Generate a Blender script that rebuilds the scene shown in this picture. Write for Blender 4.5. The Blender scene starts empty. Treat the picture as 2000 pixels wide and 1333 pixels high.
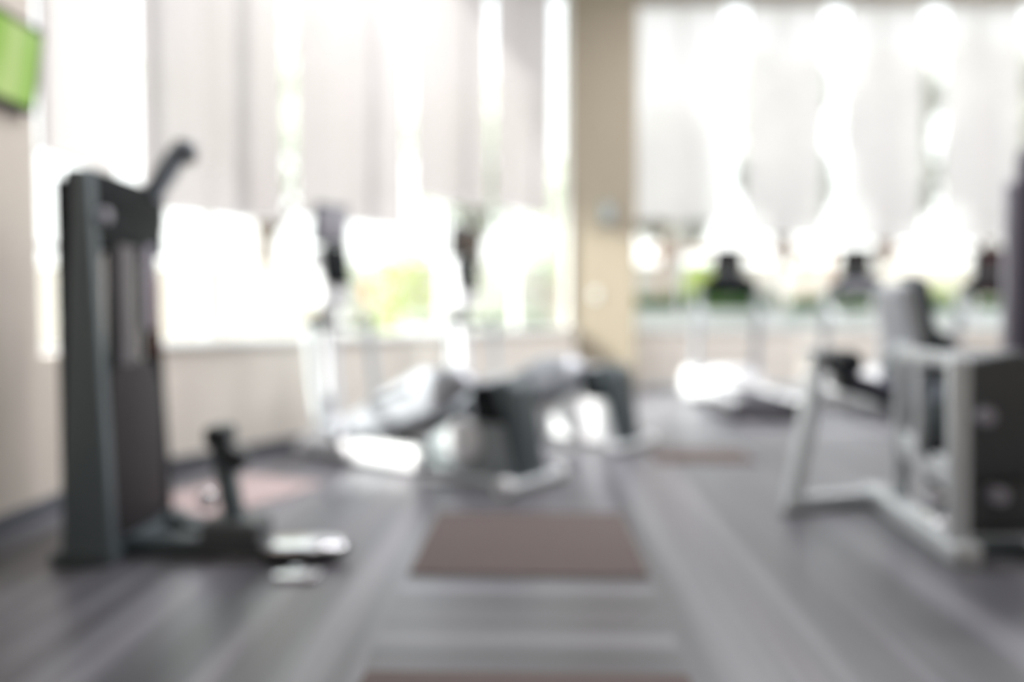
import bpy, bmesh, math, random
from mathutils import Vector, Matrix
random.seed(7)
sc = bpy.context.scene
COL = sc.collection
PI = math.pi
V = Vector

# ------------------------------------------------------------------ materials
def mat(name, color, rough=0.5, metal=0.0, spec=0.5, noise=0.0, nscale=20.0, coat=0.0):
    m = bpy.data.materials.new(name); m.use_nodes = True
    nt = m.node_tree; b = nt.nodes['Principled BSDF']
    b.inputs['Base Color'].default_value = (*color, 1)
    b.inputs['Roughness'].default_value = rough
    b.inputs['Metallic'].default_value = metal
    b.inputs['Specular IOR Level'].default_value = spec
    b.inputs['Coat Weight'].default_value = coat
    if noise > 0:
        tc = nt.nodes.new('ShaderNodeTexCoord'); n = nt.nodes.new('ShaderNodeTexNoise')
        n.inputs['Scale'].default_value = nscale; n.inputs['Detail'].default_value = 4
        r = nt.nodes.new('ShaderNodeMapRange')
        r.inputs['To Min'].default_value = 1 - noise; r.inputs['To Max'].default_value = 1 + noise
        mx = nt.nodes.new('ShaderNodeVectorMath'); mx.operation = 'SCALE'
        mx.inputs[0].default_value = color
        nt.links.new(tc.outputs['Object'], n.inputs['Vector'])
        nt.links.new(n.outputs['Fac'], r.inputs['Value'])
        nt.links.new(r.outputs['Result'], mx.inputs['Scale'])
        nt.links.new(mx.outputs['Vector'], b.inputs['Base Color'])
    return m

def emis(name, color, s, color2=None):
    m = bpy.data.materials.new(name); m.use_nodes = True
    nt = m.node_tree; b = nt.nodes['Principled BSDF']
    b.inputs['Base Color'].default_value = (0.01, 0.01, 0.01, 1)
    b.inputs['Roughness'].default_value = 0.15
    b.inputs['Emission Strength'].default_value = s
    b.inputs['Emission Color'].default_value = (*color, 1)
    if color2:
        tc = nt.nodes.new('ShaderNodeTexCoord'); w = nt.nodes.new('ShaderNodeTexWave')
        w.wave_type = 'BANDS'; w.bands_direction = 'Y'; w.inputs['Scale'].default_value = 1.1
        w.inputs['Distortion'].default_value = 3.0
        cr = nt.nodes.new('ShaderNodeMix'); cr.data_type = 'RGBA'
        cr.inputs['A'].default_value = (*color, 1); cr.inputs['B'].default_value = (*color2, 1)
        nt.links.new(tc.outputs['Object'], w.inputs['Vector'])
        nt.links.new(w.outputs['Fac'], cr.inputs['Factor'])
        nt.links.new(cr.outputs['Result'], b.inputs['Emission Color'])
    return m

def glass_mat():
    m = bpy.data.materials.new('window_glass'); m.use_nodes = True
    nt = m.node_tree; nt.nodes.clear()
    o = nt.nodes.new('ShaderNodeOutputMaterial'); t = nt.nodes.new('ShaderNodeBsdfTransparent')
    t.inputs['Color'].default_value = (.95, .97, .96, 1)
    g = nt.nodes.new('ShaderNodeBsdfGlossy'); g.inputs['Roughness'].default_value = .02
    f = nt.nodes.new('ShaderNodeLayerWeight'); pw = nt.nodes.new('ShaderNodeMath'); pw.operation = 'POWER'; pw.inputs[1].default_value = 5
    mr = nt.nodes.new('ShaderNodeMapRange'); mr.inputs['To Min'].default_value = .03; mr.inputs['To Max'].default_value = .8
    x = nt.nodes.new('ShaderNodeMixShader')
    nt.links.new(f.outputs['Facing'], pw.inputs[0]); nt.links.new(pw.outputs[0], mr.inputs['Value']); nt.links.new(mr.outputs[0], x.inputs[0]); nt.links.new(t.outputs[0], x.inputs[1]); nt.links.new(g.outputs[0], x.inputs[2])
    nt.links.new(x.outputs[0], o.inputs['Surface'])
    return m

def sheer_mat(name, col, transp, tr):
    m = bpy.data.materials.new(name); m.use_nodes = True
    nt = m.node_tree; nt.nodes.clear()
    o = nt.nodes.new('ShaderNodeOutputMaterial')
    t = nt.nodes.new('ShaderNodeBsdfTransparent'); tl = nt.nodes.new('ShaderNodeBsdfTranslucent'); d = nt.nodes.new('ShaderNodeBsdfDiffuse')
    tc = nt.nodes.new('ShaderNodeTexCoord'); n = nt.nodes.new('ShaderNodeTexNoise')
    n.inputs['Scale'].default_value = 60; n.inputs['Detail'].default_value = 2
    r = nt.nodes.new('ShaderNodeMapRange'); r.inputs['To Min'].default_value = .95; r.inputs['To Max'].default_value = 1.05
    sc_ = nt.nodes.new('ShaderNodeVectorMath'); sc_.operation = 'SCALE'; sc_.inputs[0].default_value = col
    nt.links.new(tc.outputs['Object'], n.inputs['Vector']); nt.links.new(n.outputs['Fac'], r.inputs['Value'])
    nt.links.new(r.outputs['Result'], sc_.inputs['Scale'])
    nt.links.new(sc_.outputs['Vector'], tl.inputs['Color']); nt.links.new(sc_.outputs['Vector'], d.inputs['Color'])
    a = nt.nodes.new('ShaderNodeMixShader'); a.inputs[0].default_value = 1 - tr
    nt.links.new(tl.outputs[0], a.inputs[1]); nt.links.new(d.outputs[0], a.inputs[2])
    b = nt.nodes.new('ShaderNodeMixShader'); b.inputs[0].default_value = transp
    nt.links.new(a.outputs[0], b.inputs[1]); nt.links.new(t.outputs[0], b.inputs[2])
    nt.links.new(b.outputs[0], o.inputs['Surface'])
    return m

def leaf_mat(name, c1, c2):
    m = bpy.data.materials.new(name); m.use_nodes = True
    nt = m.node_tree; nt.nodes.clear()
    o = nt.nodes.new('ShaderNodeOutputMaterial'); tl = nt.nodes.new('ShaderNodeBsdfTranslucent'); d = nt.nodes.new('ShaderNodeBsdfDiffuse')
    tc = nt.nodes.new('ShaderNodeTexCoord'); n = nt.nodes.new('ShaderNodeTexNoise'); n.inputs['Scale'].default_value = 1.7
    mx = nt.nodes.new('ShaderNodeMix'); mx.data_type = 'RGBA'
    mx.inputs['A'].default_value = (*c1, 1); mx.inputs['B'].default_value = (*c2, 1)
    nt.links.new(tc.outputs['Object'], n.inputs['Vector']); nt.links.new(n.outputs['Fac'], mx.inputs['Factor'])
    nt.links.new(mx.outputs['Result'], tl.inputs['Color']); nt.links.new(mx.outputs['Result'], d.inputs['Color'])
    a = nt.nodes.new('ShaderNodeMixShader'); a.inputs[0].default_value = .5
    nt.links.new(tl.outputs[0], a.inputs[1]); nt.links.new(d.outputs[0], a.inputs[2]); nt.links.new(a.outputs[0], o.inputs['Surface'])
    return m

CARPET_ROT = math.atan(45 / 1500)
def carpet_mat():
    m = bpy.data.materials.new('striped_carpet'); m.use_nodes = True
    nt = m.node_tree; b = nt.nodes['Principled BSDF']; L = nt.links.new
    b.inputs['Roughness'].default_value = .34; b.inputs['Specular IOR Level'].default_value = .95
    b.inputs['Sheen Weight'].default_value = .42; b.inputs['Sheen Roughness'].default_value = .35; b.inputs['Sheen Tint'].default_value = (.93, .93, 1, 1)
    tc = nt.nodes.new('ShaderNodeTexCoord')
    mp = nt.nodes.new('ShaderNodeMapping'); mp.inputs['Rotation'].default_value = (0, 0, CARPET_ROT)
    L(tc.outputs['Object'], mp.inputs['Vector'])
    sx = nt.nodes.new('ShaderNodeSeparateXYZ'); L(mp.outputs[0], sx.inputs[0])
    def math_(op, a, bb=None):
        n = nt.nodes.new('ShaderNodeMath'); n.operation = op
        for i, v in enumerate((a, bb)):
            if v is None: continue
            if isinstance(v, (int, float)): n.inputs[i].default_value = v
            else: L(v, n.inputs[i])
        return n.outputs[0]
    X, Y = sx.outputs[0], sx.outputs[1]
    inside = math_('MULTIPLY', math_('LESS_THAN', math_('ABSOLUTE', math_('SUBTRACT', X, -.03)), .50), math_('LESS_THAN', Y, 4.2))
    def stripes(u, v, s, off):
        c = nt.nodes.new('ShaderNodeCombineXYZ'); L(math_('MULTIPLY', u, s), c.inputs[0]); L(math_('MULTIPLY', v, .12), c.inputs[1]); c.inputs[2].default_value = off
        n = nt.nodes.new('ShaderNodeTexNoise'); n.inputs['Scale'].default_value = 1; n.inputs['Detail'].default_value = 3; n.inputs['Roughness'].default_value = .65
        L(c.outputs[0], n.inputs['Vector']); return n.outputs['Fac']
    def mixf(f, a, bb):
        n = nt.nodes.new('ShaderNodeMix'); n.data_type = 'FLOAT'; L(f, n.inputs['Factor']); L(a, n.inputs['A']); L(bb, n.inputs['B']); return n.outputs['Result']
    s1 = mixf(inside, stripes(X, Y, 5.5, 1.0), stripes(Y, X, 6.5, 4.0))
    s2 = mixf(inside, stripes(X, Y, 3.1, 9.0), stripes(Y, X, 4.2, 14.0))
    cr = nt.nodes.new('ShaderNodeValToRGB'); L(s1, cr.inputs[0])
    e = cr.color_ramp.elements
    e[0].position = .34; e[0].color = CARPET_D
    e[1].position = .68; e[1].color = CARPET_L
    md = cr.color_ramp.elements.new(.5); md.color = CARPET_M
    tint = nt.nodes.new('ShaderNodeMix'); tint.data_type = 'RGBA'; tint.blend_type = 'MULTIPLY'
    rr = nt.nodes.new('ShaderNodeMapRange'); rr.inputs['From Min'].default_value = .52; rr.inputs['From Max'].default_value = .66
    L(s2, rr.inputs['Value']); L(rr.outputs[0], tint.inputs['Factor'])
    L(cr.outputs[0], tint.inputs['A']); tint.inputs['B'].default_value = (1.0, .88, .90, 1)
    L(tint.outputs['Result'], b.inputs['Base Color'])
    fn = nt.nodes.new('ShaderNodeTexNoise'); fn.inputs['Scale'].default_value = 350; L(tc.outputs['Object'], fn.inputs['Vector'])
    bp = nt.nodes.new('ShaderNodeBump'); bp.inputs['Strength'].default_value = .08; bp.inputs['Distance'].default_value = .004
    L(fn.outputs['Fac'], bp.inputs['Height']); L(bp.outputs[0], b.inputs['Normal'])
    return m
CARPET_D = (.034, .034, .043, 1); CARPET_M = (.062, .062, .075, 1); CARPET_L = (.19, .19, .215, 1)

M = dict(
    wall=mat('beige_wall_paint', (.69, .63, .56), .8, noise=.03, nscale=3),
    wall_low=mat('light_beige_wall_paint', (.84, .79, .72), .75, noise=.03, nscale=3),
    column=mat('tan_column_paint', (.345, .298, .225), .75, noise=.04, nscale=3),
    ceil=mat('white_ceiling_paint', (.82, .81, .79), .9, noise=.02, nscale=4),
    base=mat('dark_grey_baseboard', (.10, .105, .125), .5, noise=.1, nscale=12),
    frame=mat('white_window_aluminium', (.80, .81, .80), .4, noise=.02),
    carpet=carpet_mat(),
    mat_brown=mat('brown_carpet_pile', (.112, .088, .083), .8, spec=.3, noise=.22, nscale=60),
    mat_rose=mat('sunlit_rose_carpet_pile', (.52, .41, .40), .7, spec=.3, noise=.2, nscale=60),  # rosy pile, lightened for the sunlight falling on it
    glass=glass_mat(),
    sheer=sheer_mat('sheer_blind_fabric', (.47, .435, .43), .05, .31), sheer_far=sheer_mat('thin_sheer_blind_fabric', (.76, .715, .71), .13, .70),
    silver=mat('silver_painted_steel', (.43, .45, .49), .32, .35, noise=.03, nscale=30),
    lgrey=mat('light_grey_painted_steel', (.66, .70, .72), .35, .1, noise=.03, nscale=30),
    white=mat('glossy_white_plastic', (.86, .87, .89), .3, noise=.02),
    mgrey=mat('mid_grey_plastic', (.30, .335, .35), .35, noise=.04),
    slate=mat('slate_grey_powder_coat', (.075, .097, .108), .38, .1, noise=.06),
    tower=mat('tower_grey_powder_coat', (.13, .16, .175), .4, .1, noise=.05),
    slate2=mat('charcoal_shroud_plastic', (.07, .077, .08), .42, noise=.06),
    dark=mat('black_plastic', (.008, .011, .013), .55, spec=.15, noise=.1),
    rubber=mat('black_rubber', (.012, .014, .017), .75, noise=.15, nscale=60),
    belt=mat('dark_running_belt', (.028, .026, .034), .6, noise=.15, nscale=80),
    stack=mat('dark_plum_weight_plates', (.026, .022, .025), .6, spec=.35, noise=.1),
    chrome=mat('polished_chrome', (.85, .85, .88), .12, 1.0, noise=.01),
    vinyl=mat('black_vinyl_upholstery', (.014, .018, .022), .35, noise=.1, nscale=40),
    vinyl_lav=mat('lavender_grey_vinyl', (.27, .27, .34), .35, noise=.05, nscale=40),
    pad_grey=mat('pale_grey_vinyl', (.50, .53, .57), .4, noise=.04, nscale=40),
    screen=mat('dark_glass_screen', (.018, .016, .016), .12, noise=.02),
    screen_br=mat('brown_reflection_screen', (.10, .082, .070), .2, noise=.02),  # brown stands for a reflection on dark glass
    screen_wine=mat('maroon_reflection_screen', (.035, .012, .016), .25, noise=.02),  # maroon reflection on dark glass put into the colour
    screen_pale=mat('pale_reflection_screen', (.42, .42, .47), .2, noise=.02),  # pale lavender reflection painted in, for screen and display plate
    copper=mat('reddish_guard_strip', (.16, .07, .05), .5, noise=.1),
    steelblue=mat('blue_grey_painted_steel', (.24, .28, .34), .4, .1, noise=.04),
    gadget=mat('grey_green_plastic', (.20, .23, .21), .5, noise=.03),
    purple=mat('dark_violet_grey_steel', (.07, .06, .09), .4, .1, noise=.05),
    lavsteel=mat('lavender_grey_steel', (.42, .41, .47), .4, .1, noise=.04),
    tvgreen=emis('green_television_picture', (.24, .47, .05), .85, (.46, .62, .22)),
    terrace=mat('pale_terrace_paving', (.36, .36, .35), .8, noise=.08, nscale=2),
    plaster=mat('white_garden_plaster', (.74, .76, .73), .8, noise=.04, nscale=3),
    wood=mat('brown_garden_timber', (.20, .12, .085), .7, noise=.2, nscale=8),
    bark=mat('tree_bark', (.16, .12, .09), .85, noise=.3, nscale=9),
    orange=mat('orange_blossom', (.75, .32, .08), .7, noise=.1),
    leaf_a=leaf_mat('glare_washed_green_leaves', (.56, .61, .50), (.68, .71, .61)),  # leaf green paled, outdoor glare put into the colour
    leaf_b=leaf_mat('yellow_green_leaves', (.30, .42, .06), (.48, .56, .12)),
    leaf_c=leaf_mat('deep_green_leaves', (.06, .17, .05), (.14, .30, .08)),
    far_leaf=leaf_mat('glare_washed_grey_leaves', (.56, .56, .52), (.68, .67, .62)),  # desaturated leaf colour carries the glare over the far trees
    stucco=mat('cream_stucco', (.46, .42, .37), .85, noise=.04, nscale=1),
)

# ------------------------------------------------------------------ geometry helpers
def frame_from(p0, p1, up=V((0, 0, 1))):
    z = (V(p1) - V(p0)).normalized(); up = V(up)
    if abs(z.dot(up)) > .98: up = V((1, 0, 0)) if abs(z.x) < .9 else V((0, 1, 0))
    x = up.cross(z).normalized(); y = z.cross(x)
    m = Matrix((x, y, z)).transposed().to_4x4(); m.translation = (V(p0) + V(p1)) / 2
    return m

class G:
    def __init__(s): s.bm = bmesh.new()
    def box(s, c, d, rot=None, bev=.006, mtx=None):
        t = bmesh.new(); bmesh.ops.create_cube(t, size=1)
        bmesh.ops.scale(t, vec=V(d), verts=t.verts)
        if bev > 0:
            bmesh.ops.bevel(t, geom=t.edges[:], offset=min(bev, min(d) * .45), segments=3, profile=.5, affect='EDGES')
        m = mtx if mtx is not None else Matrix.Translation(V(c)) @ (rot.to_4x4() if rot is not None else Matrix())
        bmesh.ops.transform(t, matrix=m, verts=t.verts); s.add(t); return s
    def beam(s, p0, p1, w, h, bev=.008, up=(0, 0, 1)):
        return s.box((0, 0, 0), (w, h, (V(p1) - V(p0)).length), bev=bev, mtx=frame_from(p0, p1, up))
    def cyl(s, p0, p1, r, r2=None, seg=24, bev=.004):
        t = bmesh.new(); L = (V(p1) - V(p0)).length
        bmesh.ops.create_cone(t, cap_ends=True, segments=seg, radius1=r, radius2=r if r2 is None else r2, depth=L)
        if bev > 0:
            e = [x for x in t.edges if len(x.link_faces) == 2 and any(len(f.verts) > 4 for f in x.link_faces)]
            if e: bmesh.ops.bevel(t, geom=e, offset=min(bev, L * .4, r * .4), segments=2, profile=.5, affect='EDGES')
        bmesh.ops.transform(t, matrix=frame_from(p0, p1), verts=t.verts); s.add(t); return s
    def ball(s, c, r, sc3=(1, 1, 1), seg=24):
        t = bmesh.new(); bmesh.ops.create_uvsphere(t, u_segments=seg, v_segments=seg // 2, radius=r)
        bmesh.ops.transform(t, matrix=Matrix.Translation(V(c)) @ Matrix.Diagonal((*sc3, 1)), verts=t.verts); s.add(t); return s
    def path(s, pts, r, seg=16, sub=6, closed=False):
        P = [V(p) for p in pts]; out = [P[0]]
        for i in range(1, len(P) - 1):            # round the corners
            a, b, c = P[i - 1], P[i], P[i + 1]
            k = min((a - b).length, (c - b).length) * .35
            q0 = b + (a - b).normalized() * k; q1 = b + (c - b).normalized() * k
            for j in range(sub + 1):
                u = j / sub; out.append(q0 * (1 - u) ** 2 + b * 2 * u * (1 - u) + q1 * u * u)
        out.append(P[-1])
        t = bmesh.new(); rings = []; x = None
        for i, p in enumerate(out):
            d = (out[min(i + 1, len(out) - 1)] - out[max(i - 1, 0)]).normalized()
            if x is None:
                x = d.orthogonal().normalized()
            x = (x - d * x.dot(d)).normalized(); y = d.cross(x)
            rr = r[min(i * len(r) // len(out), len(r) - 1)] if isinstance(r, (list, tuple)) else r
            rings.append([t.verts.new(p + (x * math.cos(2 * PI * k / seg) + y * math.sin(2 * PI * k / seg)) * rr) for k in range(seg)])
        for a, b in zip(rings, rings[1:]):
            for k in range(seg): t.faces.new((a[k], a[(k + 1) % seg], b[(k + 1) % seg], b[k]))
        t.faces.new(rings[0][::-1]); t.faces.new(rings[-1]); s.add(t); return s
    def prism(s, pts, th, mtx=None, bev=.01, seg=3):
        """pts are (u, w) in the local XZ plane, thickness th along Y, centred"""
        t = bmesh.new()
        f = [t.verts.new((u, -th / 2, w)) for u, w in pts]; b = [t.verts.new((u, th / 2, w)) for u, w in pts]
        t.faces.new(f); t.faces.new(b[::-1]); n = len(pts)
        for i in range(n): t.faces.new((f[i], b[i], b[(i + 1) % n], f[(i + 1) % n]))
        bmesh.ops.recalc_face_normals(t, faces=t.faces)
        if bev > 0: bmesh.ops.bevel(t, geom=t.edges[:], offset=bev, segments=seg, profile=.5, affect='EDGES')
        if mtx is not None: bmesh.ops.transform(t, matrix=mtx, verts=t.verts)
        s.add(t); return s
    def add(s, t):
        me = bpy.data.meshes.new('tmp'); t.to_mesh(me); t.free(); s.bm.from_mesh(me); bpy.data.meshes.remove(me)
    def build(s, name, m, parent=None, label=None, smooth=True):
        bmesh.ops.recalc_face_normals(s.bm, faces=s.bm.faces)
        me = bpy.data.meshes.new(name); s.bm.to_mesh(me); s.bm.free()
        me.materials.append(m)
        if smooth:
            for p in me.polygons: p.use_smooth = True
            try: me.set_sharp_from_angle(angle=math.radians(38))
            except Exception: pass
        o = bpy.data.objects.new(name, me); COL.objects.link(o)
        if parent: o.parent = parent
        if label: o['label'] = label
        return o

def tag(o, label, cat, group=None, kind=None):
    if label: o['label'] = label
    if cat: o['category'] = cat
    if group: o['group'] = group
    if kind: o['kind'] = kind
    return o
def thing(name, label, cat, loc=(0, 0, 0), rz=0, group=None):
    o = bpy.data.objects.new(name, None); COL.objects.link(o); o.location = loc; o.rotation_euler = (0, 0, rz)
    o.empty_display_size = .1
    return tag(o, label, cat, group)
def struct(o): o['kind'] = 'structure'; return o
def copy_tree(o, parent=None):
    c = o.copy(); COL.objects.link(c); c.parent = parent
    for ch in list(o.children): copy_tree(ch, c)
    return c

# ------------------------------------------------------------------ room shell
H = 5.6
A0 = V((-2.54, 4.95)); AD = V((.556, .831)).normalized(); ALEN = 6.05     # angled window wall
AN = V((AD.y, -AD.x))                                                      # its inward normal
AROT = math.atan2(AD.y, AD.x)
def aw(s, off=0): p = A0 + AD * s + AN * off; return V((p.x, p.y, 0))
FAR = 11.0
fl = G(); fl.box((3.0, 4.25, -.05), (11.4, 13.9, .1), bev=0); struct(fl.build('floor', M['carpet'], smooth=False))
ce = G(); ce.box((3.0, 4.25, H + .06), (11.4, 13.9, .12), bev=0); struct(ce.build('ceiling', M['ceil'], smooth=False))
SILL = .86; HEAD = 5.48
g = G(); wy0 = 4.10
g.box((-2.62, (wy0 - 2.6) / 2, H / 2), (.2, wy0 + 2.6, H), bev=0)
g.box((-2.62, (wy0 + 4.98) / 2, SILL / 2), (.2, 4.98 - wy0, SILL), bev=0)
g.box((-2.62, (wy0 + 4.98) / 2, (HEAD + H) / 2), (.2, 4.98 - wy0, H - HEAD), bev=0)
struct(g.build('wall_left', M['wall'], smooth=False))
g = G()
c = aw(ALEN / 2, -.1)
g.box((c.x, c.y, SILL / 2), (ALEN, .2, SILL), rot=Matrix.Rotation(AROT, 3, 'Z'), bev=0)
g.box((c.x, c.y, (HEAD + H) / 2), (ALEN, .2, H - HEAD), rot=Matrix.Rotation(AROT, 3, 'Z'), bev=0)
struct(g.build('wall_far_left', M['wall_low'], smooth=False))
g = G()
g.box((5.10, FAR + .1, .83 / 2), (7.2, .2, .83), bev=0); g.box((5.15, FAR + .1, (HEAD + H) / 2), (7.1, .2, H - HEAD), bev=0)
struct(g.build('wall_far', M['wall_low'], smooth=False))
g = G(); g.box((8.6, 4.25, H / 2), (.2, 13.7, H), bev=0); struct(g.build('wall_right', M['wall'], smooth=False))
g = G(); g.box((3.0, -2.6, H / 2), (11.4, .2, H), bev=0); struct(g.build('wall_back', M['wall'], smooth=False))
CX0, CX1 = .71, 1.62
g = G(); g.box(((CX0 + CX1) / 2, 10.5, H / 2), (CX1 - CX0, .95, H), bev=.015); struct(g.build('column', M['column'], smooth=False))
g = G(); g.box((-2.511, 1.19, .05), (.018, 7.5, .1), bev=.004); struct(g.build('baseboard_left', M['base']))
g = G(); c = aw(ALEN / 2, .009); g.box((c.x, c.y, .05), (ALEN, .018, .1), rot=Matrix.Rotation(AROT, 3, 'Z'), bev=.004)
struct(g.build('baseboard_far_left', M['base']))
g = G(); g.box((5.2, FAR - .009, .04), (6.9, .018, .08), bev=.004); struct(g.build('baseboard_far', M['lgrey']))
# sills
g = G(); c = aw(ALEN / 2, -.06); g.box((c.x, c.y, SILL + .012), (ALEN, .2, .024), rot=Matrix.Rotation(AROT, 3, 'Z'), bev=.005)
struct(g.build('trim_1', M['frame']))
g = G(); g.box((5.15, FAR + .06, .842), (7.0, .2, .024), bev=.005); struct(g.build('trim_2', M['frame']))

# windows: frame + pane per bay
def window(n, p0, p1, z0, z1, transom=None):
    """bay between ground points p0 and p1 (the wall's centre line)"""
    a, b = V((p0[0], p0[1], 0)), V((p1[0], p1[1], 0)); d = (b - a).normalized(); w = .032
    up = V((0, 0, 1)); g = G()
    nn = d.cross(up)
    g.beam(a + up * z0 + d * w / 2, a + up * z1 + d * w / 2, w, .05, up=nn); g.beam(b + up * z0 - d * w / 2, b + up * z1 - d * w / 2, w, .05, up=nn)
    g.beam(a + up * (z0 + w / 2), b + up * (z0 + w / 2), .07, w); g.beam(a + up * (z1 - w / 2), b + up * (z1 - w / 2), .07, w)
    if transom: g.beam(a + up * transom, b + up * transom, .07, w)
    o = struct(g.build('window_%d' % n, M['frame']))
    g = G(); g.beam(a + up * ((z0 + z1) / 2) + d * .03, b + up * ((z0 + z1) / 2) - d * .03, .006, z1 - z0 - .06, bev=0)
    pn = g.build('pane', M['glass'], o, smooth=False)
    return o
window(1, (-2.62, wy0), (-2.62, 4.9), SILL + .024, HEAD, 1.47)
gaps = [.08, 1.37, 2.77, 4.09, 5.5]
mull = [.02, .72, 2.07, 3.43, 4.80, 6.02]
n = 2
for s0, s1 in zip(mull, mull[1:]):
    a, b = aw(s0, -.1), aw(s1, -.1); window(n, (a.x, a.y), (b.x, b.y), SILL + .024, HEAD); n += 1
fm = [1.62, 2.42, 3.84, 5.25, 6.65, 8.05, 8.5]
for x0, x1 in zip(fm, fm[1:]):
    window(n, (x0, FAR + .1), (x1, FAR + .1), .854, HEAD); n += 1

# blinds
def blind(p0, p1, z0, z1, label, fab):
    """p0,p1 ground points; fabric with a very slight sag, a roller and a bottom bar"""
    a, b = V((p0[0], p0[1], 0)), V((p1[0], p1[1], 0)); d = (b - a).normalized(); nrm = V((d.y, -d.x, 0))
    mid = (a + b) / 2
    r = thing('roller_blind', label, 'blind', (mid.x, mid.y, z0), 0, 'sheer roller blinds')
    off = -V((mid.x, mid.y, z0)); t = bmesh.new(); nxs, nzs = 10, 14; W = (b - a).length
    grid = []
    for i in range(nxs + 1):
        colv = []
        for j in range(nzs + 1):
            u, v = i / nxs, j / nzs
            p = a + d * (W * u) + V((0, 0, z0 + (z1 - z0) * v)) + nrm * (.012 * math.sin(u * PI) * math.sin(v * PI)) + off
            colv.append(t.verts.new(p))
        grid.append(colv)
    for i in range(nxs):
        for j in range(nzs): t.faces.new((grid[i][j], grid[i + 1][j], grid[i + 1][j + 1], grid[i][j + 1]))
    g = G(); g.add(t); g.build('fabric', M[fab], r)
    g = G(); g.cyl(a + V((0, 0, z1)) + off, b + V((0, 0, z1)) + off, .03); g.build('roller', M['frame'], r)
    g = G(); g.cyl(a + V((0, 0, z0)) + off, b + V((0, 0, z0)) + off, .012); g.build('bottom_bar', M['frame'], r)
GAPW = .13
drops = [1.80, 1.88, 2.20, 2.25]
labs = ['sheer blind behind the black cable tower, hanging lowest of the angled wall blinds',
        'sheer blind directly above and behind the nearer cross trainer',
        'sheer blind on the angled wall between the two cross trainers',
        'narrow looking sheer blind beside the left edge of the tan column']
for i in range(4):
    a = aw(gaps[i] + GAPW / 2, .05); b = aw(gaps[i + 1] - GAPW / 2 - (.10 if i == 3 else 0), .05)
    blind((a.x, a.y), (b.x, b.y), drops[i], 5.42, labs[i], 'sheer')
blind((-2.50, wy0), (-2.50, 4.88), 1.97, 5.42, 'sheer blind on the left wall between the green television and the room corner', 'sheer')
rx = [1.70, 3.15, 4.55, 5.95, 7.33, 8.46]
rl = ['sheer blind right beside the tan column, above the first treadmill screen',
      'sheer blind above and right of the treadmill nearest the column',
      'sheer blind above the middle treadmill',
      'sheer blind above the treadmill farthest from the column',
      'sheer blind at the far right end of the window wall']
for i in range(5):
    blind((rx[i] + (.0 if i == 0 else .15), FAR - .05), (rx[i + 1] - .15, FAR - .05), [2.42, 2.20, 2.12, 2.12, 2.1][i], 5.4, rl[i], 'sheer_far')

# ------------------------------------------------------------------ carpet squares
def rug(x0, x1, y0, y1, m, label, rz=-CARPET_ROT):
    cx, cy = (x0 + x1) / 2, (y0 + y1) / 2
    g = G(); g.box((0, 0, .004), (x1 - x0, y1 - y0, .008), bev=.003)
    o = g.build('carpet_mat', m); o.location = (cx, cy, 0); o.rotation_euler = (0, 0, rz)
    return tag(o, label, 'mat', 'brown square carpet mats')
rug(-.42, .585, 3.15, 4.16, M['mat_brown'], 'brown square carpet mat in the middle of the grey striped floor')
rug(-.46, .52, 1.4, 2.29, M['mat_brown'], 'brown carpet mat cut off by the bottom edge of the picture, nearest the viewer')
rug(1.06, 1.82, 5.55, 6.12, M['mat_brown'], 'small brown carpet mat on the floor right of the farther cross trainer')
rug(-2.0, -1.36, 4.15, 5.05, M['mat_rose'], 'rosy brown carpet mat, coloured as sunlit, behind the footplate of the black cable tower', -.45)

# ------------------------------------------------------------------ television on left wall
tv = thing('television', 'wall mounted television with a green picture and black bezel, high on the left wall', 'television', (-2.455, 3.62, 2.33))
tilt = Matrix.Rotation(.14, 4, 'Y')
g = G(); g.box((0, 0, 0), (.045, .78, .43), bev=.008); g.bm.transform(tilt); g.build('bezel', M['dark'], tv)
g = G(); g.box((.0235, 0, 0), (.004, .725, .37), bev=.001); g.bm.transform(tilt); g.build('screen', M['tvgreen'], tv)
g = G(); g.beam((-.068, 0, .02), (-.012, 0, .02), .12, .12); g.build('wall_bracket', M['slate'], tv)

# ------------------------------------------------------------------ fixtures on the column
t = thing('wall_speaker', 'small grey green speaker high on the tan column', 'speaker', (1.235, 10.0, 2.38))
g = G(); g.box((0, -.03, 0), (.17, .10, .28), bev=.03); g.build('housing', M['gadget'], t)
g = G(); g.box((0, -.085, -.01), (.13, .012, .22), bev=.005); g.build('speaker_grille', M['mgrey'], t)
t = thing('light_switch', 'faint grey switch plate low on the tan column', 'switch', (1.09, 10.02, 1.32))
g = G(); g.box((0, -.005, 0), (.09, .012, .13), bev=.004); g.build('plate', M['frame'], t)
g = G(); g.box((0, -.014, 0), (.035, .012, .05), bev=.004); g.build('rocker', M['gadget'], t)

# ------------------------------------------------------------------ black cable tower, left
cm = thing('cable_machine', 'dark grey cable tower with black weight stack and chrome footplate on the left', 'exercise machine', (-1.80, 3.27, 0))
def R_(x, y, z): return V((x + 1.80, y - 3.27, z))
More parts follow.
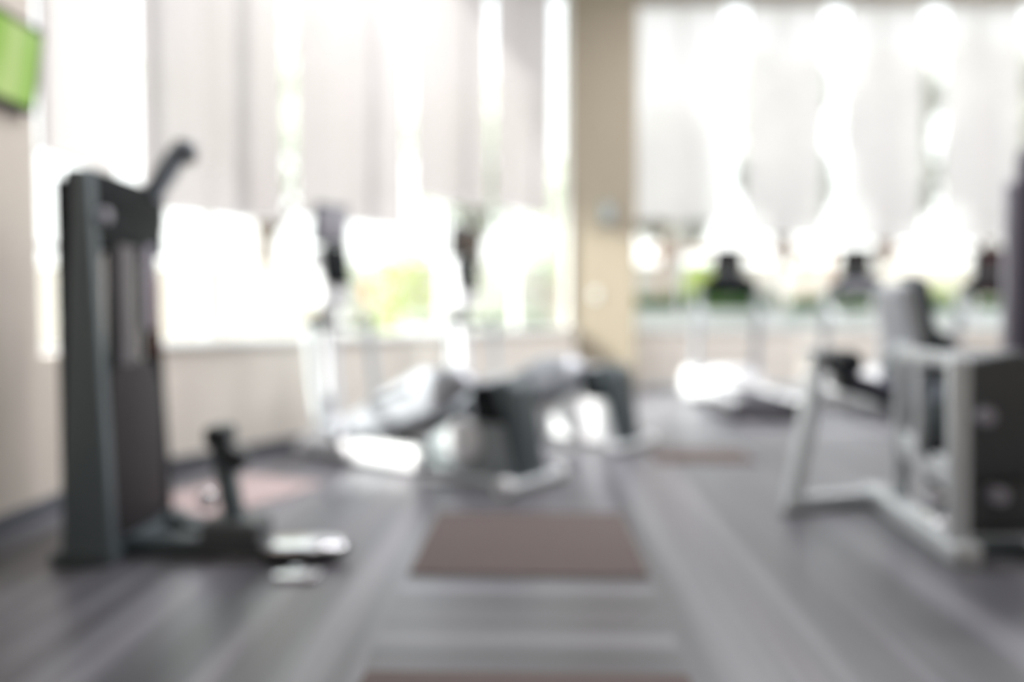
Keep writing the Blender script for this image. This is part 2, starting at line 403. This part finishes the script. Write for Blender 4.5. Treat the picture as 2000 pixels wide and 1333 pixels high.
# near and far side panels: tapered
def panel(name, y, xb0, xb1, xt0, xt1, h, th, m, lab=None):
    g = G(); mt = Matrix.Translation(R_(0, y, 0))
    g.prism([(xb0, 0.02), (xb1, 0.02), (xt1, h), (xt0, h + .0)], th, mt, bev=.012)
    return g.build(name, m, cm, lab)
panel('side_panel', 3.30, -1.945, -1.725, -1.865, -1.795, 1.71, .07, M['tower'])
panel('side_panel', 4.02, -2.04, -1.80, -2.00, -1.88, 1.71, .07, M['dark'])
g = G(); g.box(R_(-1.86, 3.66, 1.62), (.13, .70, .20), bev=.02); g.box(R_(-1.845, 3.66, 1.46), (.10, .66, .16), bev=.02); hd = g.build('top_header', M['dark'], cm)
g = G(); g.cyl(R_(-1.79, 3.36, 1.52), R_(-1.755, 3.36, 1.52), .032); g.build('pulley_cap', M['lavsteel'], cm)
g = G(); g.box(R_(-1.96, 3.66, .86), (.02, .66, 1.64), bev=.004); g.build('rear_cover', M['dark'], cm)
for yy in (3.47, 3.82):
    g = G(); g.cyl(R_(-1.86, yy, .1), R_(-1.845, yy, 1.42), .014); g.build('guide_rod', M['chrome'], cm)
g = G()
for k in range(14): g.box(R_(-1.875, 3.65, .12 + k * .044), (.12, .46, .038), bev=.004)
g.build('weight_stack', M['stack'], cm)
g = G(); mt = Matrix.Translation(R_(-1.79, 3.65, 0)) @ Matrix.Rotation(PI / 2, 4, 'Z')
g.prism([(-.27, .05), (.27, .05), (.25, .72), (.16, .86), (-.16, .86), (-.25, .80)], .014, mt, bev=.004); g.build('stack_shroud', M['stack'], cm)
g = G(); g.box(R_(-1.80, 3.60, 1.13), (.012, .17, .56), bev=.004); g.build('instruction_plate', mat('grey_plate', (.13, .12, .13), .4, noise=.03), cm)
g = G(); g.box(R_(-1.80, 3.82, 1.22), (.012, .07, .42), bev=.004); g.build('placard', mat('pale_lavender_plate', (.42, .39, .47), .4, noise=.03), cm, 'pale lavender placard')
g = G(); g.box(R_(-1.80, 3.90, 1.08), (.010, .06, .40), bev=.004); g.build('guard_strip', M['copper'], cm, 'reddish guard strip')
# upper arm: rises from the far top corner towards upper right
g = G(); g.beam(R_(-1.86, 3.92, 1.64), R_(-1.68, 3.92, 1.915), .085, .10, bev=.02, up=(0, 1, 0)); g.box(R_(-1.655, 3.92, 1.93), (.10, .10, .075), rot=Matrix.Rotation(.15, 3, 'Y'), bev=.025)
arm = g.build('pulley_arm', M['steelblue'], cm)
g = G(); g.cyl(R_(-1.64, 3.895, 1.89), R_(-1.64, 3.945, 1.89), .042); g.build('pulley', M['slate2'], arm)
# base
g = G(); g.box(R_(-1.86, 3.66, .03), (.26, .80, .06), bev=.01); g.beam(R_(-1.75, 3.46, .055), R_(-1.12, 3.42, .055), .12, .07, bev=.012)
g.beam(R_(-1.40, 3.58, .05), R_(-1.78, 3.95, .05), .08, .06, bev=.01); g.build('base_frame', M['slate'], cm)
g = G(); g.box(R_(-1.245, 3.44, .10), (.27, .22, .15), bev=.03); g.build('base_block', M['slate2'], cm)
g = G(); g.beam(R_(-1.245, 3.44, .12), R_(-1.335, 3.50, .51), .075, .10, bev=.012, up=(0, 1, 0)); g.build('post', M['slate'], cm)
g = G(); g.box(R_(-1.335, 3.50, .535), (.11, .16, .10), bev=.03); g.box(R_(-1.27, 3.49, .44), (.13, .12, .10), rot=Matrix.Rotation(.5, 3, 'Y'), bev=.03); g.build('knee_pad', M['vinyl'], cm)
g = G(); g.cyl(R_(-1.40, 3.50, .25), R_(-1.34, 3.50, .25), .013); g.ball(R_(-1.40, 3.50, .24), .042); g.build('adjustment_knob', M['chrome'], cm)
SC = Matrix.Translation(R_(-.94, 3.40, 0)) @ Matrix.Diagonal((1, .55, 1, 1))
g = G(); g.cyl((0, 0, .035), (0, 0, .06), .215, seg=48, bev=.012); g.bm.transform(SC); fp = g.build('footplate_rim', M['dark'], cm)
g = G(); g.cyl((0, 0, .06), (0, 0, .078), .205, .18, seg=48, bev=.012); g.bm.transform(SC); g.build('footplate', M['chrome'], cm, 'round chrome footplate')
g = G(); g.box(R_(-.94, 3.40, .018), (.30, .16, .036), bev=.01); g.build('foot', M['rubber'], cm)
g = G(); g.box(R_(-.89, 3.14, .012), (.19, .10, .024), bev=.01); g.beam(R_(-.90, 3.18, .012), R_(-.92, 3.30, .015), .06, .018, bev=.004); g.build('reflection_plate', M['chrome'], cm, 'small chrome plate standing in for the footplate reflection')  # chrome plate added where the glossy floor mirrors the footplate

# ------------------------------------------------------------------ cross trainers
def elliptical(loc, rz, label, tv_mat, hm='mgrey', grp='rear drive cross trainers'):
    e = thing('elliptical_trainer', label, 'exercise machine', (loc[0], loc[1], 0), rz, grp)
    # rails
    g = G()
    for sy in (-1, 1): g.box((.39, sy * .15, .105), (1.26, .15, .17), bev=.055)
    g.box((.98, 0, .07), (.10, .50, .08), bev=.02); g.build('ramp_rail', M['white'], e)
    g = G(); g.box((-1.02, 0, .045), (.09, .52, .06), bev=.02); g.build('rear_foot_bar', M['lgrey'], e)
    for sy in (-1, 1):
        g = G(); g.cyl((-1.02, sy * .245, .055), (-1.02, sy * .315, .055), .052); g.build('wheel', M['white'], e)
    # flywheel housing
    g = G(); g.prism([(-.98, .05), (-.20, .05), (-.17, .20), (-.36, .34), (-.58, .44), (-.86, .46), (-.98, .40)], .24, bev=.03); g.build('flywheel_housing', M[hm], e)
    for sy in (-1, 1):
        g = G(); g.cyl((-.56, sy * .115, .27), (-.56, sy * .152, .27), .155, .135, seg=40, bev=.012); g.build('flywheel_disc', M['white'], e, 'round white flywheel disc')
    g = G(); g.prism([(-1.04, .06), (-.975, .06), (-.82, .58), (-.80, .66), (-.84, .69), (-.92, .68), (-.96, .62)], .27, bev=.025); g.build('rear_cover', M['slate'], e)
    g = G(); g.prism([(-.93, .40), (-.66, .40), (-.62, .62), (-.80, .66)], .30, bev=.03); g.build('crank_cover', M['dark'], e)
    # pedal arms, opposite phase
    for sy, lift in ((-1, .0), (1, .09)):
        y = sy * .19
        g = G(); g.prism([(-.72, .56 + lift), (-.60, .66 + lift), (-.30, .64 + lift), (.20, .44 + lift * .6), (.56, .27), (.60, .20), (.50, .18), (.05, .30), (-.45, .46)], .13, Matrix.Translation((0, y, 0)), bev=.03)
        pa = g.build('pedal_arm', M['silver'], e)
        g = G(); g.box((-.02, y, .44 + lift), (.40, .16, .035), rot=Matrix.Rotation(.30, 3, 'Y'), bev=.012); g.build('pedal', M['rubber'], pa)
        g = G(); g.cyl((.57, y - .05, .21), (.57, y + .05, .21), .05); g.build('roller', M['dark'], pa)
    g = G(); g.prism([(-.40, .36), (.42, .16), (.42, .20), (-.34, .44)], .30, bev=.012); g.build('ramp_track', M['slate2'], e)
    # mast
    g = G(); g.prism([(.80, .12), (.96, .12), (.965, .95), (.93, 1.30), (.85, 1.30), (.86, .95)], .13, bev=.03); g.ball((.80, 0, .22), .10, (1.5, .9, .8)); g.build('mast', M['white'], e)
    # moving arms with grips
    for sy in (-1, 1):
        y = sy * .29
        g = G(); g.path([(.66, y, .25), (.74, y, .62), (.78, y, 1.00)], .038); g.cyl((.62, y - sy * .08, .25), (.62, y + sy * .03, .25), .045)
        ar = g.build('moving_arm', M['lgrey'], e)
        g = G(); g.path([(.78, y, .96), (.78, y, 1.04), (.70, y - sy * .10, 1.06)], .032); g.build('hand_grip', M['rubber'], ar)
    g = G(); g.path([(.88, -.26, .995), (.86, 0, .995), (.88, .26, .995)], .022); g.build('crossbar', M['dark'], e)
    # console and screen
    g = G(); g.prism([(.78, 1.16), (.97, 1.12), (1.0, 1.52), (.95, 1.60), (.86, 1.54)], .28, bev=.04); co = g.build('console', M['white'], e)
    g = G(); g.beam((.815, 0, 1.30), (.845, 0, 1.60), .24, .05, bev=.012, up=(1, 0, 0)); g.build('console_display', M['dark'], co, 'black display panel')
    g = G(); g.beam((.92, 0, 1.50), (.90, 0, 1.70), .06, .05, bev=.01); g.build('neck', M['slate'], e)
    g = G(); g.box((.89, 0, 1.77), (.05, .33, .31), bev=.02, rot=Matrix.Rotation(-.10, 3, 'Y')); mo = g.build('monitor', M['slate'], e)
    g = G(); g.box((.862, 0, 1.765), (.008, .29, .25), bev=.003, rot=Matrix.Rotation(-.10, 3, 'Y')); g.build('screen', tv_mat, mo)
    return e
def place(rear, ang, dist=1.02):
    return (rear[0] + math.cos(ang) * dist, rear[1] + math.sin(ang) * dist)
a1 = math.atan2(.607, -.795); p = place((.125, 4.76), a1)
elliptical(p, a1, 'nearer cross trainer with white ramp rail and dark rear cover, behind the brown mat', M['screen_pale'])
a2 = math.atan2(.68, -.73); p = place((.93, 6.05), a2)
elliptical(p, a2, 'farther cross trainer in front of the tan column with a brown reflection coloured into its screen', M['screen_br'], 'white')  # white housing: sunlight on its side put into the colour

# ------------------------------------------------------------------ treadmills (local +X forward, towards the window)
def treadmill(loc, rz, label, scr, plate):
    e = thing('treadmill', label, 'exercise machine', (loc[0], loc[1], 0), rz, 'treadmills facing the window')
    g = G(); g.box((-.10, 0, .145), (1.80, .66, .07), bev=.02); g.build('deck', M['lgrey'], e)
    g = G(); g.box((-.14, 0, .188), (1.72, .50, .012), bev=.004); g.build('running_belt', M['belt'], e)
    for sy in (-1, 1):
        g = G(); g.box((-.10, sy * .325, .18), (1.80, .14, .075), bev=.02); g.build('side_rail', M['white'], e)
    g = G(); g.prism([(-1.06, .02), (-.96, .02), (-.93, .21), (-1.02, .20)], .74, bev=.012); g.build('rear_cap', M['belt'], e)
    g = G(); g.prism([(.52, .06), (1.02, .06), (1.05, .20), (.95, .36), (.72, .44), (.58, .36)], .92, bev=.05); g.build('motor_hood', M['white'], e, 'glossy white motor hood')
    for sx, sy in ((-.9, 1), (-.9, -1), (.85, 1), (.85, -1)):
        g = G(); g.cyl((sx, sy * .27, 0), (sx, sy * .27, .12), .035); g.build('foot', M['rubber'], e)
    for sy in (-1, 1):
        g = G(); g.beam((.66, sy * .365, .12), (.50, sy * .355, 1.36), .07, .11, bev=.02, up=(1, 0, 0)); g.build('upright', M['silver'], e)
        g = G(); g.path([(.54, sy * .355, 1.20), (.20, sy * .355, 1.02), (.00, sy * .355, .98)], .028); g.build('handrail', M['lgrey'], e)
    g = G(); m_ = Matrix.Translation((.50, 0, 1.42)) @ Matrix.Rotation(-.62, 4, 'Y') @ Matrix.Rotation(PI / 2, 4, 'Z')
    g.prism([(-.36, -.14), (.36, -.14), (.35, .02), (.20, .13), (-.20, .13), (-.35, .02)], .07, m_, bev=.02); co = g.build('console', M['dark'], e)
    g = G(); m2 = m_ @ Matrix.Translation((0, .045, 0)); g.prism([(-.27, -.09), (.27, -.09), (.26, .0), (.16, .09), (-.16, .09), (-.26, .0)], .012, m2, bev=.003)
    g.build('display_panel', plate, co)
    g = G(); m_ = Matrix.Translation((.56, 0, 1.53)) @ Matrix.Rotation(PI / 2, 4, 'Z')
    g.prism([(-.20, -.10), (.20, -.10), (.15, .12), (-.15, .12)], .08, m_, bev=.02); g.build('neck', M['slate2'], e)
    g = G(); g.box((.55, 0, 1.69), (.05, .36, .36), bev=.02, rot=Matrix.Rotation(-.08, 3, 'Y')); mo = g.build('monitor', M['dark'], e)
    g = G(); g.box((.521, 0, 1.69), (.008, .30, .29), bev=.003, rot=Matrix.Rotation(-.08, 3, 'Y')); g.build('screen', scr, mo)
    return e
TZ = math.radians(90)
treadmill((2.60, 8.72), TZ, 'treadmill nearest the tan column with glossy white hood', M['screen'], M['dark'])
treadmill((4.14, 8.72), TZ, 'middle treadmill with a lavender reflection coloured into its display plate, behind the leg machine seat', M['screen'], M['screen_pale'])
treadmill((5.74, 8.72), TZ, 'treadmill farthest from the column with a maroon reflection coloured into its screen', M['screen_wine'], M['screen_wine'])

# ------------------------------------------------------------------ leg machine, right
lm = thing('leg_extension_machine', 'light grey leg machine with charcoal weight shroud and black roller pad on the right', 'exercise machine', (1.95, 3.9, 0))
def Q(x, y, z): return V((x - 1.95, y - 3.9, z))
g = G()
g.beam(Q(2.10, 4.45, .05), Q(1.96, 3.26, .05), .12, .10, bev=.015)
g.beam(Q(1.53, 4.19, .045), Q(2.08, 4.38, .045), .08, .08, bev=.015)
g.build('base_frame', M['lgrey'], lm)
g = G(); g.beam(Q(2.02, 3.42, .04), Q(2.72, 3.44, .04), .07, .07, bev=.015); g.build('stack_base_bar', M['slate'], lm, 'dark base bar under the weight shroud')
g = G(); g.beam(Q(1.525, 4.18, .0), Q(1.77, 4.42, .85), .08, .10, bev=.02, up=(0, 1, 0)); g.build('slanted_leg', M['lgrey'], lm)
g = G(); g.beam(Q(1.955, 3.33, .06), Q(1.955, 3.36, .90), .065, .08, bev=.015, up=(1, 0, 0)); g.build('front_post', M['lgrey'], lm)
g = G(); g.beam(Q(2.10, 4.12, .06), Q(2.11, 4.12, .93), .075, .08, bev=.015, up=(1, 0, 0)); g.build('rear_post', M['lgrey'], lm)
g = G(); g.beam(Q(2.10, 4.12, .40), Q(1.96, 3.36, .36), .05, .13, bev=.015); g.beam(Q(2.10, 4.12, .88), Q(1.96, 3.36, .88), .05, .07, bev=.015)
g.beam(Q(2.02, 3.75, .40), Q(2.03, 3.80, .88), .05, .07, bev=.012, up=(1, 0, 0)); g.build('crossbar', M['lgrey'], lm)
g = G(); g.prism([(2.06, .34), (2.50, .34), (2.55, .66), (2.37, .90), (2.30, .93), (2.06, .88)], .40, Matrix.Translation(Q(0, 3.66, 0)), bev=.025)
g.prism([(2.06, .07), (2.44, .07), (2.44, .34), (2.06, .34)], .34, Matrix.Translation(Q(0, 3.66, 0)), bev=.02)
sh = g.build('weight_shroud', M['slate2'], lm)
g = G(); g.cyl(Q(2.13, 3.42, .63), Q(2.13, 3.47, .63), .04); g.build('shroud_bolt', M['lavsteel'], sh)
g = G(); g.cyl(Q(2.20, 3.42, .27), Q(2.20, 3.49, .27), .04); g.build('shroud_bolt', M['lavsteel'], sh)
g = G(); g.cyl(Q(2.06, 3.80, .76), Q(2.14, 3.80, .74), .15, seg=40); g.cyl(Q(2.03, 3.80, .765), Q(2.06, 3.80, .76), .07); g.build('cam_wheel', M['steelblue'], lm)
g = G(); g.box(Q(2.06, 3.70, .58), (.07, .09, .20), bev=.03); g.build('selector_block', M['slate'], lm)
g = G(); g.ball(Q(2.02, 3.64, .44), .055); g.cyl(Q(2.02, 3.64, .44), Q(2.08, 3.70, .44), .02); g.build('adjustment_knob', M['dark'], lm)
g = G(); g.cyl(Q(1.96, 3.58, .23), Q(2.14, 3.62, .23), .05); g.build('counterweight', M['chrome'], lm)
g = G(); g.cyl(Q(2.02, 3.50, .10), Q(2.02, 3.66, .10), .055); g.build('foot_roller', M['chrome'], lm)
# seat, sloping down to the back
g = G(); g.beam(Q(1.86, 4.44, .70), Q(2.22, 4.36, .585), .34, .075, bev=.03); st = g.build('seat', M['vinyl'], lm)
g = G(); g.beam(Q(1.88, 4.40, .755), Q(2.20, 4.33, .655), .30, .045, bev=.02); g.build('seat_cushion', M['vinyl_lav'], st, 'lavender grey cushion top')
g = G(); g.cyl(Q(1.86, 4.20, .815), Q(1.86, 4.56, .815), .078, bev=.025); g.build('roller_pad', M['vinyl'], lm, 'black roller pad')
g = G(); g.beam(Q(1.77, 4.38, .84), Q(1.88, 4.38, .80), .05, .06, bev=.012); g.cyl(Q(1.66, 4.38, .875), Q(1.80, 4.38, .875), .025); g.build('pad_bracket', M['lgrey'], lm)
# backrest, seen from its edge, and the rounded shroud behind it
g = G(); mt = Matrix.Translation(Q(2.17, 4.30, 0))
g.prism([(-.04, .62), (.03, .62), (.06, .95), (.00, 1.24), (-.05, 1.27), (-.08, 1.22), (-.02, .95)], .34, mt, bev=.025); br = g.build('backrest', M['pad_grey'], lm)
g = G(); mt = Matrix.Translation(Q(2.22, 4.28, 0))
g.prism([(-.09, .56), (.22, .56), (.27, .82), (.20, .95), (.09, 1.02), (.055, 1.27), (-.03, 1.31), (.0, 1.0), (-.10, .82)], .22, mt, bev=.03); g.build('back_shell', M['slate'], lm)
g = G(); g.beam(Q(2.33, 3.34, .07), Q(2.33, 3.34, .38), .05, .05, bev=.012, up=(1, 0, 0)); g.build('side_leg', M['lavsteel'], lm)
g = G(); g.ball(Q(2.26, 3.26, .10), .045); g.build('end_cap', M['chrome'], lm)

# ------------------------------------------------------------------ second cable rack, cut by right edge
cr = thing('cable_rack', 'tall violet grey cable rack upright cut off by the right edge of the picture', 'exercise machine', (3.35, 5.0, 0))
g = G(); g.beam((0, 0, .06), (0, 0, 2.12), .11, .13, bev=.02, up=(1, 0, 0)); g.build('upright', M['purple'], cr)
g = G(); g.beam((-.088, .03, .10), (-.088, .03, 1.95), .05, .10, bev=.015, up=(1, 0, 0)); g.build('cable_guard', M['lavsteel'], cr)
g = G(); g.beam((1.1, 0, .06), (1.1, 0, 2.12), .11, .13, bev=.02, up=(1, 0, 0)); g.build('upright', M['purple'], cr)
g = G(); g.beam((-.05, 0, 2.10), (1.15, 0, 2.10), .12, .12, bev=.02); g.build('top_beam', M['purple'], cr)
g = G(); g.beam((0, -.45, .04), (0, .45, .04), .10, .08, bev=.015); g.beam((1.1, -.45, .04), (1.1, .45, .04), .10, .08, bev=.015); g.beam((0, 0, .04), (1.1, 0, .04), .08, .07, bev=.01); g.build('base_frame', M['purple'], cr)

# ------------------------------------------------------------------ outdoors
g = G(); g.box((2, 38, -.16), (130, 110, .1), bev=0); struct(g.build('ground', M['terrace'], smooth=False))

def leaf_cloud(blobs, n, size, rnd, name, m, parent):
    t = bmesh.new()
    for _ in range(n):
        bx = rnd.choice(blobs)
        while True:
            q = V((rnd.uniform(-1, 1), rnd.uniform(-1, 1), rnd.uniform(-1, 1)))
            if .25 < q.length < 1: break
        c = V(bx[0]) + V((q.x * bx[1][0], q.y * bx[1][1], q.z * bx[1][2]))
        u = V((rnd.gauss(0, 1), rnd.gauss(0, 1), rnd.gauss(0, 1))).normalized(); w = u.orthogonal().normalized()
        s = size * rnd.uniform(.6, 1.3)
        v = [t.verts.new(c + u * s), t.verts.new(c + w * s * .45 + u * s * .1), t.verts.new(c - u * s), t.verts.new(c - w * s * .45 + u * s * .1)]
        t.faces.new(v)
    me = bpy.data.meshes.new(name); t.to_mesh(me); t.free(); me.materials.append(m)
    o = bpy.data.objects.new(name, me); COL.objects.link(o)
    if parent: o.parent = parent
    return o
def tree(loc, h, r, m, label, seed, n=2600, leaf=.22, low=.32):
    rnd = random.Random(seed)
    e = thing('garden_tree', label, 'tree', (loc[0], loc[1], -.11), 0, 'trees beyond the windows')
    g = G(); g.path([(0, 0, 0), (rnd.uniform(-.2, .2), 0, h * .3), (rnd.uniform(-.3, .3), rnd.uniform(-.3, .3), h * .7)], [.03 * h, .025 * h, .015 * h], seg=10)
    blobs = []
    for k in range(7):
        a = k * 2.4 + rnd.uniform(-.4, .4); rr = r * rnd.uniform(.25, .65); z = h * (low + (.86 - low) * k / 6.)
        c = (math.cos(a) * rr, math.sin(a) * rr, z); blobs.append((c, (r * .55, r * .55, h * .14)))
        g.path([(0, 0, h * .28), (c[0] * .5, c[1] * .5, (z + h * .3) / 2), c], [.012 * h, .008 * h, .004 * h], seg=7)
    g.build('trunk', M['bark'], e)
    leaf_cloud(blobs, n, leaf, rnd, 'crown', m, e)
    return e
# far trees seen through the right hand windows
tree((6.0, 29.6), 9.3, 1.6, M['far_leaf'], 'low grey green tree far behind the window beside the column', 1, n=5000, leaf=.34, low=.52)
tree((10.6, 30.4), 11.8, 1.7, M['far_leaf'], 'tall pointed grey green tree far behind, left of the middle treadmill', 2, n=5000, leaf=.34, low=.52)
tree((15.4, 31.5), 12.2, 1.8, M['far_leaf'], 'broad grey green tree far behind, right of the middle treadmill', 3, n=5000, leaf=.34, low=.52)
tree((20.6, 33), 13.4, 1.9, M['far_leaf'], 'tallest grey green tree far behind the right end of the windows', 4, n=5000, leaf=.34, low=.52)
# trees outside the angled wall
tree((-9.0, 28), 13.0, 4.6, M['leaf_a'], 'large pale green tree beyond the sheer blind above the nearer cross trainer', 5, n=2400, leaf=.26, low=.5)
tree((-1.6, 33), 11.5, 3.3, M['leaf_a'], 'pale green tree beyond the blind between the cross trainers', 6, n=2400, leaf=.26, low=.52)
tree((2.2, 24.8), 6.5, 2.0, M['leaf_a'], 'slender pale green tree beyond the gap left of the column', 8, n=1800, low=.4)
tree((-12.5, 7.0), 17.0, 3.2, M['leaf_a'], 'unseen tall tree added outside the angled window wall to shade the upper column', 9, n=3600, leaf=.38, low=.74)  # out of view, added to keep the sun off the upper column
# planters with shrubs
def planter(x0, x1, y, h, label, m, seed, n=900, leaf=.09):
    cx = (x0 + x1) / 2
    p = thing('planter', label, 'planter', (cx, y, -.11), 0, 'white garden planters')
    g = G(); W = x1 - x0
    g.box((0, -.25, h / 2), (W, .08, h), bev=.01); g.box((0, .25, h / 2), (W, .08, h), bev=.01)
    for s in (-1, 1): g.box((s * (W / 2 - .04), 0, h / 2), (.08, .42, h), bev=.01)
    g.build('trough', M['plaster'], p)
    g = G(); g.box((0, 0, h - .06), (W - .16, .42, .06), bev=.01); g.build('soil', M['bark'], p)
    s = leaf_cloud([((-W / 2 + W * (k + .5) / 7, 0, h + .10), (W / 12, .22, .16)) for k in range(7)], n, leaf, random.Random(seed), 'foliage', m, p)
planter(1.9, 4.6, 13.2, 1.24, 'white planter with low green plants, seen behind the first treadmill', M['leaf_c'], 21)
planter(4.8, 7.5, 13.2, 1.24, 'white planter with low green plants, seen behind the middle treadmill', M['leaf_c'], 22)
planter(7.7, 10.4, 13.2, 1.24, 'white planter with low green plants, seen behind the farthest treadmill', M['leaf_c'], 23)
planter(-1.9, .7, 13.2, .95, 'white planter with pale plants, seen behind the farther cross trainer', M['leaf_a'], 24)
def shrub(loc, r, h, m, label, seed, z0=-.11, n=500, blossoms=0):
    rnd = random.Random(seed); e = thing('garden_shrub', label, 'shrub', (loc[0], loc[1], z0), 0, 'shrubs in the garden')
    g = G()
    for k in range(5):
        a = k * 1.3; g.path([(0, 0, 0), (math.cos(a) * r * .3, math.sin(a) * r * .3, h * .4), (math.cos(a) * r * .6, math.sin(a) * r * .6, h * .8)], .02, seg=6)
    g.build('stems', M['bark'], e)
    leaf_cloud([((math.cos(a) * r * .45, math.sin(a) * r * .45, h * z), (r * .6, r * .6, h * .25)) for a, z in ((0, .45), (1.5, .7), (3, .5), (4.5, .75), (2, .3))], n, .10, rnd, 'foliage', m, e)
    if blossoms:
        g = G()
        for k in range(blossoms):
            a = rnd.uniform(0, 2 * PI); g.ball((math.cos(a) * r * .7, math.sin(a) * r * .7 , h * rnd.uniform(.5, .95)), .10, seg=10)
        g.build('blossoms', M['orange'], e, 'orange blossoms')
shrub((4.2, 17.0), .75, 2.4, M['leaf_b'], 'yellow green shrub just left of the first treadmill screen', 31)
shrub((9.8, 17.5), .9, 2.1, M['leaf_b'], 'yellow green shrub between the middle and farthest treadmill screens', 32)
shrub((-2.3, 17.0), .95, 2.9, M['leaf_b'], 'leafy green shrub left of the brown cross trainer screen', 33)
shrub((-3.3, 15.0), .7, 2.45, M['leaf_a'], 'pale shrub with orange blossoms behind the cross trainers', 34, blossoms=7)
shrub((-.2, 17.2), .8, 2.5, M['leaf_a'], 'pale green shrub right of the brown cross trainer screen', 35)
# garden pergola behind the treadmills
pg = thing('pergola', 'brown timber pergola in the garden behind the treadmills', 'pergola', (7.5, 20, -.11))
for x in (-3.6, .15, .75, 4.5):
    g = G(); g.beam((x, 0, 0), (x, 0, 2.75), .13, .13, up=(1, 0, 0)); g.build('post', M['wood'], pg)
g = G(); g.beam((-3.9, 0, 2.80), (4.9, 0, 2.80), .12, .16); g.build('beam', M['wood'], pg)
# garden wall behind it all
g = G(); g.box((4, 27.2, 1.34), (46, .25, 2.9), bev=.01); o = g.build('garden_wall', M['stucco'], smooth=False)
tag(o, 'long low cream garden wall in front of the far trees', 'wall')
# small lamp post seen right of the brown screen
lp = thing('garden_lamp', 'slim grey garden lamp post seen left of the column', 'lamp post', (.42, 12.3, -.11))
g = G(); g.cyl((0, 0, 0), (0, 0, 1.85), .03); g.cyl((0, 0, 0), (0, 0, .05), .09); g.build('pole', M['gadget'], lp)
g = G(); g.cyl((0, 0, 1.85), (0, 0, 1.97), .10, .07); g.build('lamp_head', M['mgrey'], lp)

# ------------------------------------------------------------------ light
w = bpy.data.worlds.new('overcast_sky'); sc.world = w; w.use_nodes = True
nt = w.node_tree; bg = nt.nodes['Background']
tc = nt.nodes.new('ShaderNodeTexCoord'); sp = nt.nodes.new('ShaderNodeSeparateXYZ'); rp = nt.nodes.new('ShaderNodeValToRGB')
nt.links.new(tc.outputs['Generated'], sp.inputs[0]); nt.links.new(sp.outputs[2], rp.inputs[0]); nt.links.new(rp.outputs[0], bg.inputs['Color'])
rp.color_ramp.elements[0].color = (1, .985, .96, 1); rp.color_ramp.elements[0].position = 0
rp.color_ramp.elements[1].color = (.80, .88, 1, 1); rp.color_ramp.elements[1].position = .8
bg.inputs['Strength'].default_value = 2.35
sun = bpy.data.lights.new('sun', 'SUN'); sun.energy = 12; sun.angle = .03; sun.color = (1, .97, .93)
so = bpy.data.objects.new('sun', sun); COL.objects.link(so)
so.rotation_euler = V((1, .38, -.62)).to_track_quat('-Z', 'Y').to_euler()
for x, y in ((-.2, .5), (3.2, .5), (6.4, .5), (.8, 4.5), (4.0, 4.5), (6.8, 4.5), (3.4, 8.2), (6.6, 8.2), (-.3, 5.9)):  # unseen fill lamps below the ceiling, added to brighten the room
    L = bpy.data.lights.new('ceiling_fill', 'AREA'); L.shape = 'RECTANGLE'; L.size = 1.5; L.size_y = .6; L.energy = 10 if y < 2 else (62 if y < 5 else 125); L.color = (.98, .975, 1)
    o = bpy.data.objects.new('ceiling_fill', L); COL.objects.link(o); o.location = (x, y, H - .05)

# ------------------------------------------------------------------ camera
cam = bpy.data.cameras.new('camera'); co = bpy.data.objects.new('camera', cam); COL.objects.link(co)
cam.sensor_width = 36; cam.lens = 1500 * 36 / 2000
co.location = (0, 0, 1.10); co.rotation_euler = (PI / 2 - math.atan(56.5 / 1500), 0, 0)
cam.clip_start = .05; cam.clip_end = 300
cam.dof.use_dof = True; cam.dof.focus_distance = 1.06; cam.dof.aperture_fstop = .71; cam.dof.aperture_blades = 0
sc.camera = co
sc.view_settings.view_transform = 'Standard'; sc.view_settings.look = 'None'; sc.view_settings.gamma = 1; sc.view_settings.exposure = 0.25
sc.view_settings.use_curve_mapping = False
cy = sc.cycles
cy.max_bounces = 8; cy.diffuse_bounces = 4; cy.glossy_bounces = 3; cy.transparent_max_bounces = 12; cy.use_denoising = True
cy.sample_clamp_indirect = 6; cy.caustics_reflective = False; cy.caustics_refractive = False
